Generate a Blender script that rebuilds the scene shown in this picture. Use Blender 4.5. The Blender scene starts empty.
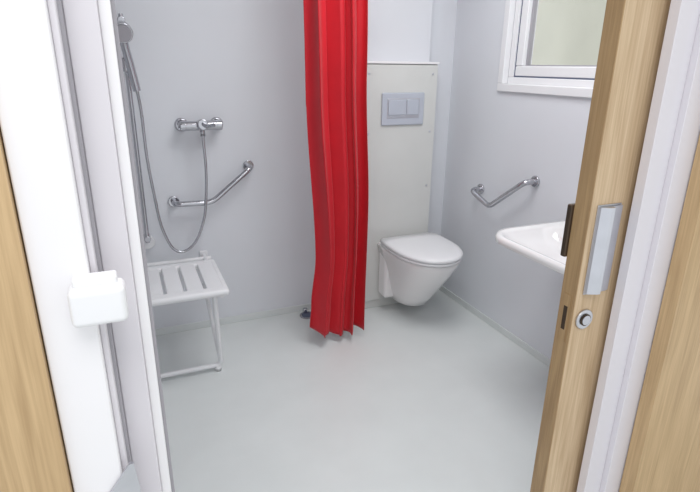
import bpy, bmesh
from math import *
from mathutils import Vector, Matrix, noise
S=bpy.context.scene
S.view_settings.view_transform='Standard'
R,B=1.805,2.735

# ---------------- materials ----------------
def srgb(c):
    return tuple(((x/255)/12.92 if x/255<.04045 else ((x/255+.055)/1.055)**2.4) for x in c)+(1,)
def mat(name,col,rough=.5,metal=0,var=.0,scale=6,bump=0,coat=0,sheen=0,spec=.5):
    m=bpy.data.materials.new(name);m.use_nodes=True;nt=m.node_tree
    b=nt.nodes['Principled BSDF']
    b.inputs['Roughness'].default_value=rough;b.inputs['Metallic'].default_value=metal
    b.inputs['Coat Weight'].default_value=coat
    b.inputs['Specular IOR Level'].default_value=spec
    if sheen:b.inputs['Sheen Weight'].default_value=sheen
    c=srgb(col);b.inputs['Base Color'].default_value=c
    tc=nt.nodes.new('ShaderNodeTexCoord')
    n=nt.nodes.new('ShaderNodeTexNoise');n.inputs['Scale'].default_value=scale;n.inputs['Detail'].default_value=5
    nt.links.new(tc.outputs['Object'],n.inputs['Vector'])
    r=nt.nodes.new('ShaderNodeValToRGB')
    r.color_ramp.elements[0].position=.3;r.color_ramp.elements[1].position=.7
    r.color_ramp.elements[0].color=tuple(x*(1-var) for x in c[:3])+(1,)
    r.color_ramp.elements[1].color=tuple(min(1,x*(1+var)) for x in c[:3])+(1,)
    nt.links.new(n.outputs['Fac'],r.inputs['Fac']);nt.links.new(r.outputs['Color'],b.inputs['Base Color'])
    if bump:
        bp=nt.nodes.new('ShaderNodeBump');bp.inputs['Strength'].default_value=bump;bp.inputs['Distance'].default_value=.002
        n2=nt.nodes.new('ShaderNodeTexNoise');n2.inputs['Scale'].default_value=scale*12
        nt.links.new(tc.outputs['Object'],n2.inputs['Vector'])
        nt.links.new(n2.outputs['Fac'],bp.inputs['Height']);nt.links.new(bp.outputs['Normal'],b.inputs['Normal'])
    return m
def woodmat(name,c1,c2,rough=.45):
    m=bpy.data.materials.new(name);m.use_nodes=True;nt=m.node_tree;b=nt.nodes['Principled BSDF']
    b.inputs['Roughness'].default_value=rough
    tc=nt.nodes.new('ShaderNodeTexCoord');mp=nt.nodes.new('ShaderNodeMapping')
    mp.inputs['Scale'].default_value=(22,22,1.6)
    nt.links.new(tc.outputs['Object'],mp.inputs['Vector'])
    n=nt.nodes.new('ShaderNodeTexNoise');n.inputs['Scale'].default_value=2.2;n.inputs['Detail'].default_value=8;n.inputs['Distortion'].default_value=.8
    nt.links.new(mp.outputs['Vector'],n.inputs['Vector'])
    mp2=nt.nodes.new('ShaderNodeMapping');mp2.inputs['Scale'].default_value=(260,260,6)
    nt.links.new(tc.outputs['Object'],mp2.inputs['Vector'])
    n2=nt.nodes.new('ShaderNodeTexNoise');n2.inputs['Scale'].default_value=1;n2.inputs['Detail'].default_value=3
    nt.links.new(mp2.outputs['Vector'],n2.inputs['Vector'])
    mx=nt.nodes.new('ShaderNodeMix');mx.inputs[0].default_value=.45
    nt.links.new(n.outputs['Fac'],mx.inputs[2]);nt.links.new(n2.outputs['Fac'],mx.inputs[3])
    r=nt.nodes.new('ShaderNodeValToRGB');r.color_ramp.elements[0].position=.36;r.color_ramp.elements[1].position=.64
    r.color_ramp.elements[0].color=srgb(c1);r.color_ramp.elements[1].color=srgb(c2)
    nt.links.new(mx.outputs[0],r.inputs['Fac']);nt.links.new(r.outputs['Color'],b.inputs['Base Color'])
    return m
M_wall=mat('wall_panel',(221,223,228),.32,var=.02,scale=2)
M_ceil=mat('ceiling_paint',(230,230,228),.8,var=.02)
M_floor=mat('vinyl_floor',(218,222,221),.36,var=.025,scale=5,bump=.08)
M_cab=mat('cistern_panel',(211,212,209),.33,var=.02)
M_white=mat('white_plastic',(234,234,236),.3,var=.01)
M_cer=mat('ceramic',(238,236,236),.08,var=.005,coat=.5)
M_frame=mat('white_frame',(220,216,221),.4,var=.015)
M_frame2=mat('white_trim',(238,236,238),.4,var=.01)
M_grey=mat('grey_gasket',(165,162,168),.6,var=.03)
M_chr=mat('chrome',(190,190,195),.14,1,var=.02)
M_steel=mat('brushed_steel',(205,206,212),.32,1,var=.04,scale=20)
M_satin=mat('satin_chrome_plastic',(200,205,215),.3,.45,var=.02)
M_dark=mat('dark_bronze',(82,68,56),.4,.7,var=.05)
M_red=mat('red_cloth',(196,8,30),.6,var=.05,scale=9,bump=.1,sheen=.1)
M_wood=woodmat('oak_veneer',(184,156,122),(212,187,154))
M_wood_shaded=woodmat('oak_shaded',(148,118,82),(176,146,106))  # darker copy of the oak, shade on the door edge put into the colour
M_wood2=woodmat('oak_warm',(176,146,106),(202,172,130))
M_out=mat('outside_render',(214,213,196),.9,var=.1,scale=1.2)
M_black=mat('rubber',(90,98,120),.6)
g=bpy.data.materials.new('window_glass');g.use_nodes=True;nt=g.node_tree;nt.nodes.clear()
o=nt.nodes.new('ShaderNodeOutputMaterial');mx=nt.nodes.new('ShaderNodeMixShader');t=nt.nodes.new('ShaderNodeBsdfTransparent');gl=nt.nodes.new('ShaderNodeBsdfGlossy')
gl.inputs['Roughness'].default_value=.05;mx.inputs[0].default_value=.08
nt.links.new(t.outputs[0],mx.inputs[1]);nt.links.new(gl.outputs[0],mx.inputs[2]);nt.links.new(mx.outputs[0],o.inputs[0])
M_glass=g

# ---------------- helpers ----------------
def obj(name,bm,m,parent=None,smooth=False):
    me=bpy.data.meshes.new(name);bm.normal_update();bm.to_mesh(me);bm.free()
    ob=bpy.data.objects.new(name,me);S.collection.objects.link(ob)
    if m:me.materials.append(m)
    if smooth:
        for p in me.polygons:p.use_smooth=True
    if parent:ob.parent=parent
    return ob
def empty(name):
    e=bpy.data.objects.new(name,None);S.collection.objects.link(e);return e
def box(name,x0,x1,y0,y1,z0,z1,m,parent=None,bev=0,seg=3):
    bm=bmesh.new();bmesh.ops.create_cube(bm,size=1)
    for v in bm.verts:
        v.co=Vector((x0+(v.co.x+.5)*(x1-x0),y0+(v.co.y+.5)*(y1-y0),z0+(v.co.z+.5)*(z1-z0)))
    if bev:bmesh.ops.bevel(bm,geom=bm.edges[:],offset=bev,segments=seg,affect='EDGES',profile=.5)
    ob=obj(name,bm,m,parent,bool(bev))
    if bev:
        md=ob.modifiers.new('wn','WEIGHTED_NORMAL')
    return ob
def cyl(name,p0,p1,r,m,parent=None,r2=None,seg=32,bev=0):
    p0=Vector(p0);p1=Vector(p1);d=p1-p0
    bm=bmesh.new();bmesh.ops.create_cone(bm,cap_ends=True,segments=seg,radius1=r,radius2=r if r2 is None else r2,depth=d.length)
    if bev:
        es=[e for e in bm.edges if len(e.link_faces)==2 and any(len(f.verts)>4 for f in e.link_faces)]
        bmesh.ops.bevel(bm,geom=es,offset=bev,segments=3,affect='EDGES',profile=.5)
    q=d.to_track_quat('Z','Y').to_matrix().to_4x4()
    bm.transform(Matrix.Translation((p0+p1)/2)@q)
    ob=obj(name,bm,m,parent,True)
    ob.modifiers.new('wn','WEIGHTED_NORMAL')
    return ob
def tube(name,pts,r,m,parent=None,smooth=True,sub=10):
    P=[Vector(p) for p in pts]
    if smooth:
        Q=[P[0]*2-P[1]]+P+[P[-1]*2-P[-2]];out=[]
        for i in range(1,len(Q)-2):
            for k in range(sub):
                t=k/sub;a,b,c,d=Q[i-1:i+3]
                out.append(.5*((2*b)+(c-a)*t+(2*a-5*b+4*c-d)*t*t+(3*b-a-3*c+d)*t**3))
        out.append(P[-1]);P=out
    cu=bpy.data.curves.new(name,'CURVE');cu.dimensions='3D';cu.bevel_depth=r;cu.bevel_resolution=5;cu.use_fill_caps=True
    sp=cu.splines.new('POLY');sp.points.add(len(P)-1)
    for i,p in enumerate(P):sp.points[i].co=(*p,1)
    tmp=bpy.data.objects.new(name+'_t',cu);S.collection.objects.link(tmp)
    dg=bpy.context.evaluated_depsgraph_get();me=bpy.data.meshes.new_from_object(tmp.evaluated_get(dg))
    bpy.data.objects.remove(tmp);ob=bpy.data.objects.new(name,me);S.collection.objects.link(ob)
    me.materials.clear();me.materials.append(m)
    for p in me.polygons:p.use_smooth=True
    if parent:ob.parent=parent
    return ob
def loft(name,rings,m,parent=None,cap0=True,cap1=True,sub=0):
    bm=bmesh.new();L=[[bm.verts.new(p) for p in r] for r in rings]
    n=len(L[0])
    for a,b in zip(L,L[1:]):
        for i in range(n):bm.faces.new((a[i],a[(i+1)%n],b[(i+1)%n],b[i]))
    if cap0:bm.faces.new(L[0][::-1])
    if cap1:bm.faces.new(L[-1])
    bmesh.ops.recalc_face_normals(bm,faces=bm.faces[:])
    ob=obj(name,bm,m,parent,True)
    if sub:
        md=ob.modifiers.new('s','SUBSURF');md.levels=sub;md.render_levels=sub
    return ob
def fillet(pts,rad,n=8):
    P=[Vector(p) for p in pts];out=[P[0]]
    for i in range(1,len(P)-1):
        a=(P[i-1]-P[i]).normalized();b=(P[i+1]-P[i]).normalized()
        s=P[i]+a*rad;e=P[i]+b*rad
        for k in range(n+1):
            t=k/n;out.append(s*(1-t)**2+P[i]*2*t*(1-t)+e*t*t)
    out.append(P[-1]);return out

# ---------------- shell ----------------
XL=-0.95;H=2.4;YF=.82
box('floor',-1.6,R+.35,-1.2,B+.1,-.1,0,M_floor)
box('ceiling',XL-.1,R+.1,YF,B+.1,H,H+.1,M_ceil)
box('wall_back',XL-.1,R+.1,B,B+.1,0,H,M_wall)
box('wall_left',XL-.1,XL,YF,B,0,H,M_wall)
wy0,wy1,wz0,wz1=1.45,2.26,1.318,2.1
wr=empty('wall_right')
box('wall_lower',R,R+.1,.9,B,0,wz0,M_wall,wr)
box('wall_upper',R,R+.1,.9,B,wz1,H,M_wall,wr)
box('wall_side_far',R,R+.1,wy1,B,wz0,wz1,M_wall,wr)
box('wall_side_near',R,R+.1,.9,wy0,wz0,wz1,M_wall,wr)
wf=empty('wall_front')
box('wall_part_left',XL,0.0,.83,.90,0,H,M_frame,wf)
box('wall_part_header',0.0,1.02,.83,.90,2.1,H,M_frame,wf)
box('wall_part_right_inner',1.02,R,.865,.90,0,H,M_wall,wf)
box('wall_part_right_outer',1.05,2.1,.775,.80,0,H,M_frame,wf)
box('baseboard_back',XL,R,B-.006,B,0,.04,M_floor,None,.002)
box('baseboard_right',R-.006,R,.9,B-.01,0,.04,M_floor,None,.002)

# ---------------- window ----------------
w=empty('window_1')
c=.035
def ringframe(name,x0,x1,ya,yb,za,zb,wd,m,bev=.004):
    box(name+'_bottom',x0,x1,ya,yb,za,za+wd,m,w,bev);box(name+'_top',x0,x1,ya,yb,zb-wd,zb,m,w,bev)
    box(name+'_far',x0,x1,yb-wd,yb,za+wd,zb-wd,m,w,bev);box(name+'_near',x0,x1,ya,ya+wd,za+wd,zb-wd,m,w,bev)
ringframe('casing',R-.014,R+.02,wy0-c,wy1+c,wz0-c,wz1+c,c+.004,M_white)
ringframe('fixed_frame',R+.02,R+.085,wy0,wy1,wz0,wz1,.035,M_white)
ringframe('gasket',R+.03,R+.08,wy0+.033,wy1-.033,wz0+.033,wz1-.033,.012,M_black,.001)
ringframe('sash',R+.028,R+.09,wy0+.04,wy1-.04,wz0+.04,wz1-.04,.048,M_white,.006)
ringframe('glazing_bead',R+.05,R+.075,wy0+.086,wy1-.086,wz0+.086,wz1-.086,.008,M_grey,.001)
box('pane',R+.058,R+.064,wy0+.085,wy1-.085,wz0+.085,wz1-.085,M_glass,w)
box('neighbouring_facade',R+2.3,R+2.4,-2.5,9,-.1,3.2,M_out)

# ---------------- cistern cabinet ----------------
cb=empty('cistern_cabinet')
cx0,cx1,cy=1.17,1.63,2.605
box('casing',cx0,cx1,cy+.012,B,.0,1.41,M_cab,cb,.003)
box('front_panel',cx0+.004,cx1-.004,cy,cy+.013,.055,1.405,M_cab,cb,.002)
box('top_cap',cx0-.003,cx1+.003,cy-.003,B,1.41,1.422,M_frame2,cb,.002)
box('upper_chase',cx0+.02,cx1-.02,B-.06,B,1.422,H,M_wall,cb)
i=0
for z in (1.36,1.05,.74,.43,.12):
    for x in (cx0+.04,cx1-.035):
        i+=1;cyl('screw_%d'%i,(x,cy+.002,z),(x,cy-.003,z),.006,M_steel,cb,seg=16)
fx,fz=1.415,1.178
box('flush_plate',fx-.13,fx+.13,cy-.012,cy,fz-.086,fz+.086,M_satin,cb,.006)
box('flush_plate_inner',fx-.100,fx+.100,cy-.0135,cy-.006,fz-.05,fz+.058,M_steel,cb,.004)
box('flush_button_large',fx-.094,fx+.015,cy-.018,cy-.01,fz-.032,fz+.050,M_satin,cb,.004)
box('flush_button_small',fx+.019,fx+.094,cy-.018,cy-.01,fz-.032,fz+.050,M_satin,cb,.004)

# ---------------- toilet ----------------
tl=empty('wall_hung_toilet')
tx=1.46
def ucurve(hw,ln,z,yb=cy-.001,dx=0,n=40,p=2.3):
    pts=[]
    a=hw;bl=min(ln*.62,ln)
    straight=ln-bl
    pts.append((tx+dx-a*.96,yb,z))
    pts.append((tx+dx-a,yb-straight*.5,z))
    for k in range(n+1):
        t=pi-(pi*k/n)
        cxx=cos(t);sy=sin(t)
        X=a*(abs(cxx)**(2/p))*(1 if cxx>0 else -1);Y=bl*(abs(sy)**(2/p))
        pts.append((tx+dx+X,yb-straight-Y,z))
    pts.append((tx+dx+a,yb-straight*.5,z))
    pts.append((tx+dx+a*.96,yb,z))
    return pts
rings=[]
for z,hw,ln in [(.07,.05,.12),(.075,.08,.19),(.09,.10,.23),(.14,.115,.27),(.20,.13,.32),(.27,.145,.375),(.33,.16,.425),(.375,.172,.455),(.40,.178,.468),(.415,.18,.47),(.42,.172,.462)]:
    rings.append(ucurve(hw,ln,z))
loft('bowl',rings,M_cer,tl)
box('mounting_block',tx-.165,tx+.15,cy-.10,cy-.0005,.10,.415,M_cer,tl,.02,4)
def seatr(z,hw,ln,inset=0):
    return [(x,y,z) for x,y,_ in ucurve(hw,ln,z,yb=cy-.05,n=48,p=2.15)]
loft('seat',[seatr(.420,.175,.425),seatr(.423,.183,.434),seatr(.434,.184,.436),seatr(.437,.18,.43)],M_white,tl)
loft('lid',[seatr(.4385,.18,.43),seatr(.441,.186,.438),seatr(.452,.187,.439),seatr(.460,.182,.432),seatr(.464,.165,.41),seatr(.466,.1,.3)],M_white,tl)
cyl('hinge',(tx-.09,cy-.04,.443),(tx+.09,cy-.04,.443),.012,M_white,tl)
box('hinge_shelf',tx-.165,tx+.165,cy-.06,cy-.001,.41,.425,M_cer,tl,.006)

# ---------------- shower curtain ----------------
sc=empty('shower_curtain')
bm=bmesh.new();NX,NZ=200,100
def ip(v,ks):
    for (a,x),(b,y) in zip(ks,ks[1:]):
        if v<=b:
            t=(v-a)/(b-a);t=t*t*(3-2*t);return x+(y-x)*t
    return ks[-1][1]
rows=[]
for j in range(NZ+1):
    v=j/NZ
    z=2.28*(1-v)+.045*v
    row=[]
    lo=ip(v,[(0,.765),(.45,.778),(.80,.812),(.93,.785),(1,.775)])
    hi=ip(v,[(0,1.02),(.4,1.04),(.7,1.07),(1,1.062)])
    for i in range(NX+1):
        u=i/NX
        uw=u+.045*sin(2*pi*u*1.3+.8)+.02*sin(2*pi*u*3.1+v*1.2)
        ph=uw*2*pi*3.6+.35*sin(v*2.6+u*4)
        amp=(.026+.012*sin(u*9+.5))*(1+.25*v)
        x=lo+(hi-lo)*u+.009*sin(ph*2+.6)
        y=2.30+amp*sin(ph)+.008*sin(ph*2.3+v*2)+.012*sin(v*5+u*4)
        zz=z+(.060*(max(0,.55-u)/.55)**1.5+.022*max(0,u-.6)/.4+.004*sin(ph))*v**10
        row.append(bm.verts.new((x,y,zz)))
    rows.append(row)
for a,b in zip(rows,rows[1:]):
    for i in range(NX):bm.faces.new((a[i],a[i+1],b[i+1],b[i]))
cl=obj('cloth',bm,M_red,sc,True)
md=cl.modifiers.new('so','SOLIDIFY');md.thickness=.0018
cyl('curtain_rail',(.9,.95,2.31),(.9,B,2.31),.0125,M_chr,sc)
for k,y in enumerate((1.2,2.1)):
    cyl('rail_hanger_%d'%k,(.9,y,2.31),(.9,y,H),.008,M_chr,sc)
for k in range(9):
    y=2.235+k*.0165
    bm=bmesh.new()
    n1=24;n2=8;vs=[]
    for a in range(n1):
        A=2*pi*a/n1;rr=.02
        vs.append([bm.verts.new((.9+(rr+.0025*cos(2*pi*b/n2))*cos(A),y+.0025*sin(2*pi*b/n2),2.298+(rr+.0025*cos(2*pi*b/n2))*sin(A))) for b in range(n2)])
    for a in range(n1):
        for b in range(n2):
            bm.faces.new((vs[a][b],vs[(a+1)%n1][b],vs[(a+1)%n1][(b+1)%n2],vs[a][(b+1)%n2]))
    obj('ring_%d'%k,bm,M_white,sc,True)

# ---------------- shower set ----------------
ss=empty('shower_riser_set')
rx=.045;ry=B-.06
cyl('rail',(rx,ry,.55),(rx,ry,1.60),.010,M_chr,ss)
for k,z in enumerate((.57,1.575)):
    cyl('rail_bracket_%d'%k,(rx,B,z),(rx,ry-.012,z),.016,M_chr,ss,bev=.003)
cyl('rail_foot_rose',(rx,B,.54),(rx,B-.03,.54),.034,M_white,ss,bev=.003)
box('slider',rx-.02,rx+.02,ry-.05,ry+.02,1.36,1.42,M_chr,ss,.008)
tube('handshower_handle',[(rx+.03,ry-.045,1.28),(rx+.015,ry-.055,1.38),(rx+.002,ry-.07,1.46),(rx-.005,ry-.085,1.52)],.017,M_chr,ss)
cyl('handshower_head',(rx-.005,ry-.075,1.53),(rx-.003,ry-.115,1.515),.04,M_chr,ss,r2=.043,bev=.004)
cyl('handshower_face',(rx-.003,ry-.115,1.515),(rx-.0025,ry-.12,1.513),.036,M_grey,ss)
hy=B-.085
tube('hose',[(rx+.03,ry-.045,1.285),(rx+.038,hy,1.18),(.085,hy,.98),(.098,hy,.80),(.115,hy,.64),(.155,hy,.52),(.21,hy,.49),(.275,hy,.54),(.325,hy,.66),(.345,hy,.80),(.352,hy,.92),(.35,hy,1.03),(.35,hy,1.08)],.007,M_chr,ss)

mx_=empty('shower_mixer')
mz=1.115;my=B-.07
for k,x in enumerate((.262,.432)):
    cyl('rose_%d'%k,(x,B,mz),(x,B-.015,mz),.034,M_chr,mx_,r2=.028,bev=.003)
    cyl('inlet_%d'%k,(x,B-.01,mz),(x,my,mz),.018,M_chr,mx_)
    cyl('nut_%d'%k,(x-.014,my,mz),(x+.014,my,mz),.024,M_chr,mx_,bev=.003)
cyl('body',(.262,my,mz),(.432,my,mz),.023,M_chr,mx_,bev=.004)
cyl('cartridge',(.35,my+.01,mz),(.35,my-.055,mz+.01),.030,M_chr,mx_,r2=.026,bev=.005)
tube('lever',[(.35,my-.05,mz+.012),(.365,my-.075,mz+.005),(.395,my-.10,mz+.012)],.009,M_chr,mx_)
cyl('outlet',(.35,my,mz-.01),(.35,hy,mz-.05),.012,M_chr,mx_)

def grab(name,p,wall,flr=.036,r=.014):
    e=empty(name)
    wv=Vector(wall);a,b,c=[Vector(q) for q in p]
    off=.07
    pts=[a+wv*off,a,b,c,c+wv*off]
    tube('bar',fillet(pts,.035),r,M_chr,e,smooth=False)
    for k,q in enumerate((a,c)):
        cyl('flange_%d'%k,q+wv*off,q+wv*(off-.012),flr,M_chr,e,bev=.004)
    return e
grab('grab_bar',[(.19,B-.07,.735),(.37,B-.07,.73),(.58,B-.07,.895)],(0,1,0),flr=.028)
grab('grab_bar.001',[(R-.07,2.36,.755),(R-.07,2.19,.70),(R-.07,1.945,.88)],(1,0,0),flr=.028)

# ---------------- shower seat ----------------
st=empty('folding_shower_seat')
sx0,sx1,sy0,sy1,sz=-.10,.345,2.14,2.56,.465
nsl=5;gp=.013
wd=(sx1-.02-sx0-.02-(nsl-1)*gp)/nsl
for k in range(nsl):
    a=sx0+.02+k*(wd+gp)
    box('slat_%d'%k,a,a+wd,sy0+.05,sy1-.04,sz-.022,sz,M_white,st,.006)
box('side_rim_left',sx0,sx0+.026,sy0+.01,sy1-.01,sz-.03,sz,M_white,st,.01,4)
box('side_rim_right',sx1-.026,sx1,sy0+.01,sy1-.01,sz-.03,sz,M_white,st,.01,4)
box('front_rim',sx0,sx1,sy0,sy0+.06,sz-.03,sz+.001,M_white,st,.014,4)
box('rear_rim',sx0,sx1,sy1-.05,sy1,sz-.03,sz+.001,M_white,st,.012,4)
for k,x in enumerate((sx0+.03,sx1-.03)):
    tube('side_tube_%d'%k,[(x,sy0+.03,sz-.035),(x,B,sz-.035)],.012,M_white,st,smooth=False)
    box('wall_bracket_%d'%k,x-.02,x+.02,B-.015,B,sz-.09,sz-.01,M_white,st,.004)
cyl('pivot_bar',(sx0,B-.06,sz-.035),(sx1,B-.06,sz-.035),.011,M_white,st)
tube('leg_frame',fillet([(sx1-.06,sy0+.06,sz-.03),(sx1-.045,2.265,.03),(sx0+.045,2.265,.03),(sx0+.06,sy0+.06,sz-.03)],.03),.0115,M_white,st,smooth=False)
tube('leg_brace',[(sx1-.085,sy0+.2,sz-.03),(sx1-.05,2.262,.08)],.009,M_white,st,smooth=False)
for k,x in enumerate((sx1-.06,sx0+.06)):
    cyl('foot_%d'%k,(x,2.265,0),(x,2.265,.03),.015,M_white,st)

# ---------------- washbasin ----------------
wb=empty('washbasin')
def rr(x0,x1,y0,y1,z,r,n=10,rb=.01):
    pts=[]
    for cxx,cyy,a0,q in ((x1-rb,y1-rb,0,rb),(x0+r,y1-r,pi/2,r),(x0+r,y0+r,pi,r),(x1-rb,y0+rb,3*pi/2,rb)):
        for k in range(n+1):
            a=a0+pi/2*k/n;pts.append((cxx+q*cos(a),cyy+q*sin(a),z))
    return pts
bx0,bx1,by0,by1,bz=1.345,R-.001,1.16,1.715,.75
loft('basin',[rr(bx0+.24,bx1,by0+.18,by1-.18,bz-.12,.07),rr(bx0+.17,bx1,by0+.14,by1-.14,bz-.10,.10),rr(bx0+.08,bx1,by0+.06,by1-.06,bz-.055,.12),
 rr(bx0+.02,bx1,by0+.02,by1-.02,bz-.040,.12),rr(bx0,bx1,by0,by1,bz-.028,.12),rr(bx0,bx1,by0,by1,bz-.01,.12),rr(bx0+.006,bx1-.002,by0+.006,by1-.006,bz,.115),rr(bx0+.024,bx1-.01,by0+.022,by1-.022,bz,.105),
 rr(bx0+.034,bx1-.12,by0+.032,by1-.032,bz-.012,.10,rb=.06),rr(bx0+.05,bx1-.13,by0+.05,by1-.05,bz-.04,.10,rb=.06),rr(bx0+.12,bx1-.16,by0+.12,by1-.12,bz-.075,.09,rb=.06),rr(bx0+.20,bx1-.2,by0+.20,by1-.20,bz-.085,.03,rb=.02)],M_cer,wb)
yc=(by0+by1)/2
cyl('tap_body',(R-.07,yc,bz-.002),(R-.07,yc,bz+.11),.022,M_chr,wb,bev=.004)
tube('tap_spout',[(R-.07,yc,bz+.075),(R-.13,yc,bz+.09),(R-.19,yc,bz+.07)],.012,M_chr,wb)
tube('tap_lever',[(R-.07,yc,bz+.115),(R-.12,yc,bz+.135),(R-.17,yc,bz+.14)],.008,M_chr,wb)
tube('waste_pipe',fillet([(bx0+.30,yc,bz-.11),(bx0+.30,yc,bz-.28),(R,yc,bz-.28)],.05),.018,M_chr,wb,smooth=False)

fd=empty('floor_drain')
cyl('rim',(.87,2.66,0),(.87,2.66,.006),.045,M_chr,fd)
cyl('grate',(.87,2.66,.006),(.87,2.66,.008),.034,M_black,fd)
cyl('plug',(.865,2.69,.0),(.865,2.69,.035),.014,M_chr,fd,bev=.004)

# ---------------- sliding door ----------------
d=empty('door_1')
dx0=.912
box('leaf',dx0+.003,1.95,.810,.853,.008,2.07,M_wood,d)
box('leaf_shaded_edge',dx0,dx0+.003,.810,.853,.008,2.07,M_wood_shaded,d)  # leaf edge, its shade painted in by the darker oak
px,pz0,pz1=.968,.905,1.118
box('pull_plate',px-.036,px+.034,.806,.810,pz0,pz1,M_steel,d,.0015)
bm=bmesh.new();prof=[(-.036,0),(-.034,-.006),(-.012,-.016),(-.004,-.017),(0,-.012),(.004,-.004),(.034,-.003)]
A=[bm.verts.new((px+a,.806+b,pz0+.004)) for a,b in prof];Bv=[bm.verts.new((px+a,.806+b,pz1-.004)) for a,b in prof]
for k in range(len(prof)-1):bm.faces.new((A[k],A[k+1],Bv[k+1],Bv[k]))
bm.faces.new(A);bm.faces.new(Bv[::-1])
bmesh.ops.recalc_face_normals(bm,faces=bm.faces[:])
obj('pull_grip',bm,M_steel,d)
cyl('lock_rose',(.948,.810,.84),(.948,.804,.84),.025,M_steel,d,bev=.002)
cyl('lock_turn',(.948,.804,.84),(.948,.801,.84),.015,M_dark,d)
cyl('lock_turn_cap',(.948,.801,.84),(.948,.799,.84),.012,M_chr,d)
box('latch_faceplate',dx0-.0015,dx0,.820,.843,.78,.90,M_wood_shaded,d)
box('latch_slot',dx0-.002,dx0-.001,.826,.837,.81,.87,M_dark,d)
box('inner_pull',dx0-.008,dx0+.02,.853,.868,.985,1.11,M_dark,d,.004)

# ---------------- frames ----------------
dl=empty('trim_1')
box('casing_strip',-.127,-.062,.70,.83,0,2.1,M_frame2,dl,.003)  # whiter colour stands in for corridor light falling on this strip
box('casing_return',-.062,-.054,.715,.83,0,2.1,M_frame,dl,.002)
box('reveal_groove',-.054,-.050,.735,.83,0,2.1,M_grey,dl)
box('jamb_board',-.050,-.012,.76,.90,0,2.1,M_frame,dl,.002)
box('jamb_stop',-.012,.003,.775,.90,0,2.1,M_frame2,dl,.002)
box('jamb_gasket',.003,.0085,.80,.87,0,2.1,M_grey,dl,.001)
box('buffer_body',-.088,-.022,.665,.705,1.085,1.135,M_white,dl,.008,4)
box('buffer_shoulder',-.082,-.03,.68,.705,1.13,1.145,M_white,dl,.004)
bm=bmesh.new()
pts=[(-.082,.80),(-.05,.845),(-.044,.845),(-.040,.80),(-.040,.70),(-.082,.70)]
a=[bm.verts.new((x,.698,z)) for x,z in pts];b=[bm.verts.new((x,.693,z)) for x,z in pts]
bm.faces.new(a);bm.faces.new(b[::-1])
for k in range(len(pts)):bm.faces.new((a[k],a[(k+1)%len(pts)],b[(k+1)%len(pts)],b[k]))
bmesh.ops.recalc_face_normals(bm,faces=bm.faces[:])
obj('strike_plate',bm,M_steel,dl)
tr=empty('trim_2')
box('casing_strip',1.017,1.075,.770,.795,0,2.1,M_frame,tr,.002)
box('casing_outer',1.075,1.16,.755,.775,0,2.1,M_frame,tr,.002)
th=empty('trim_3')
box('head_casing',-.127,1.16,.755,.828,2.1,2.17,M_frame2,th,.003)
box('door_2',1.128,2.0,.715,.752,0.005,2.1,M_wood2)
box('wood_panelling',-1.3,-.1285,.69,.80,0,2.3,M_wood2)

# ---------------- lights ----------------
def area(name,loc,rot,sx,sy,en,col=(1,1,1)):
    l=bpy.data.lights.new(name,'AREA');l.shape='RECTANGLE';l.size=sx;l.size_y=sy;l.energy=en;l.color=col
    o=bpy.data.objects.new(name,l);o.location=loc;o.rotation_euler=rot;S.collection.objects.link(o);return o
cl=empty('ceiling_fill')  # out-of-view ceiling source, added to light the room
box('fill_housing',.75,1.25,1.35,1.85,H-.03,H,M_white,cl,.006)  # made-up fixture body above the added area light
a=area('fill_light',(1.0,1.6,H-.035),(0,0,0),.9,.9,20,(.98,.99,1));a.parent=cl
area('corridor_fill',(-.1,-.2,2.35),(0,0,0),.8,.8,12,(1,.98,.97))  # unseen area light, added to brighten the left casing
W=bpy.data.worlds.new('World');S.world=W;W.use_nodes=True
bg=W.node_tree.nodes['Background'];bg.inputs[0].default_value=(.93,.965,1,1);bg.inputs[1].default_value=1.05

# ---------------- camera ----------------
cd=bpy.data.cameras.new('camera');co=bpy.data.objects.new('camera',cd);S.collection.objects.link(co)
f,P,r,yaw=523.85,.3323,.0124,.404
fw=Vector((sin(yaw)*cos(P),cos(yaw)*cos(P),-sin(P)));rt=Vector((cos(yaw),-sin(yaw),0));up=rt.cross(fw)
r2=rt*cos(r)+up*sin(r);u2=-rt*sin(r)+up*cos(r)
Mx=Matrix((r2,u2,-fw)).transposed().to_4x4();Mx.translation=Vector((0,0,1.4));co.matrix_world=Mx
cd.sensor_width=36;cd.lens=f/700*36;cd.clip_start=.02
S.camera=co
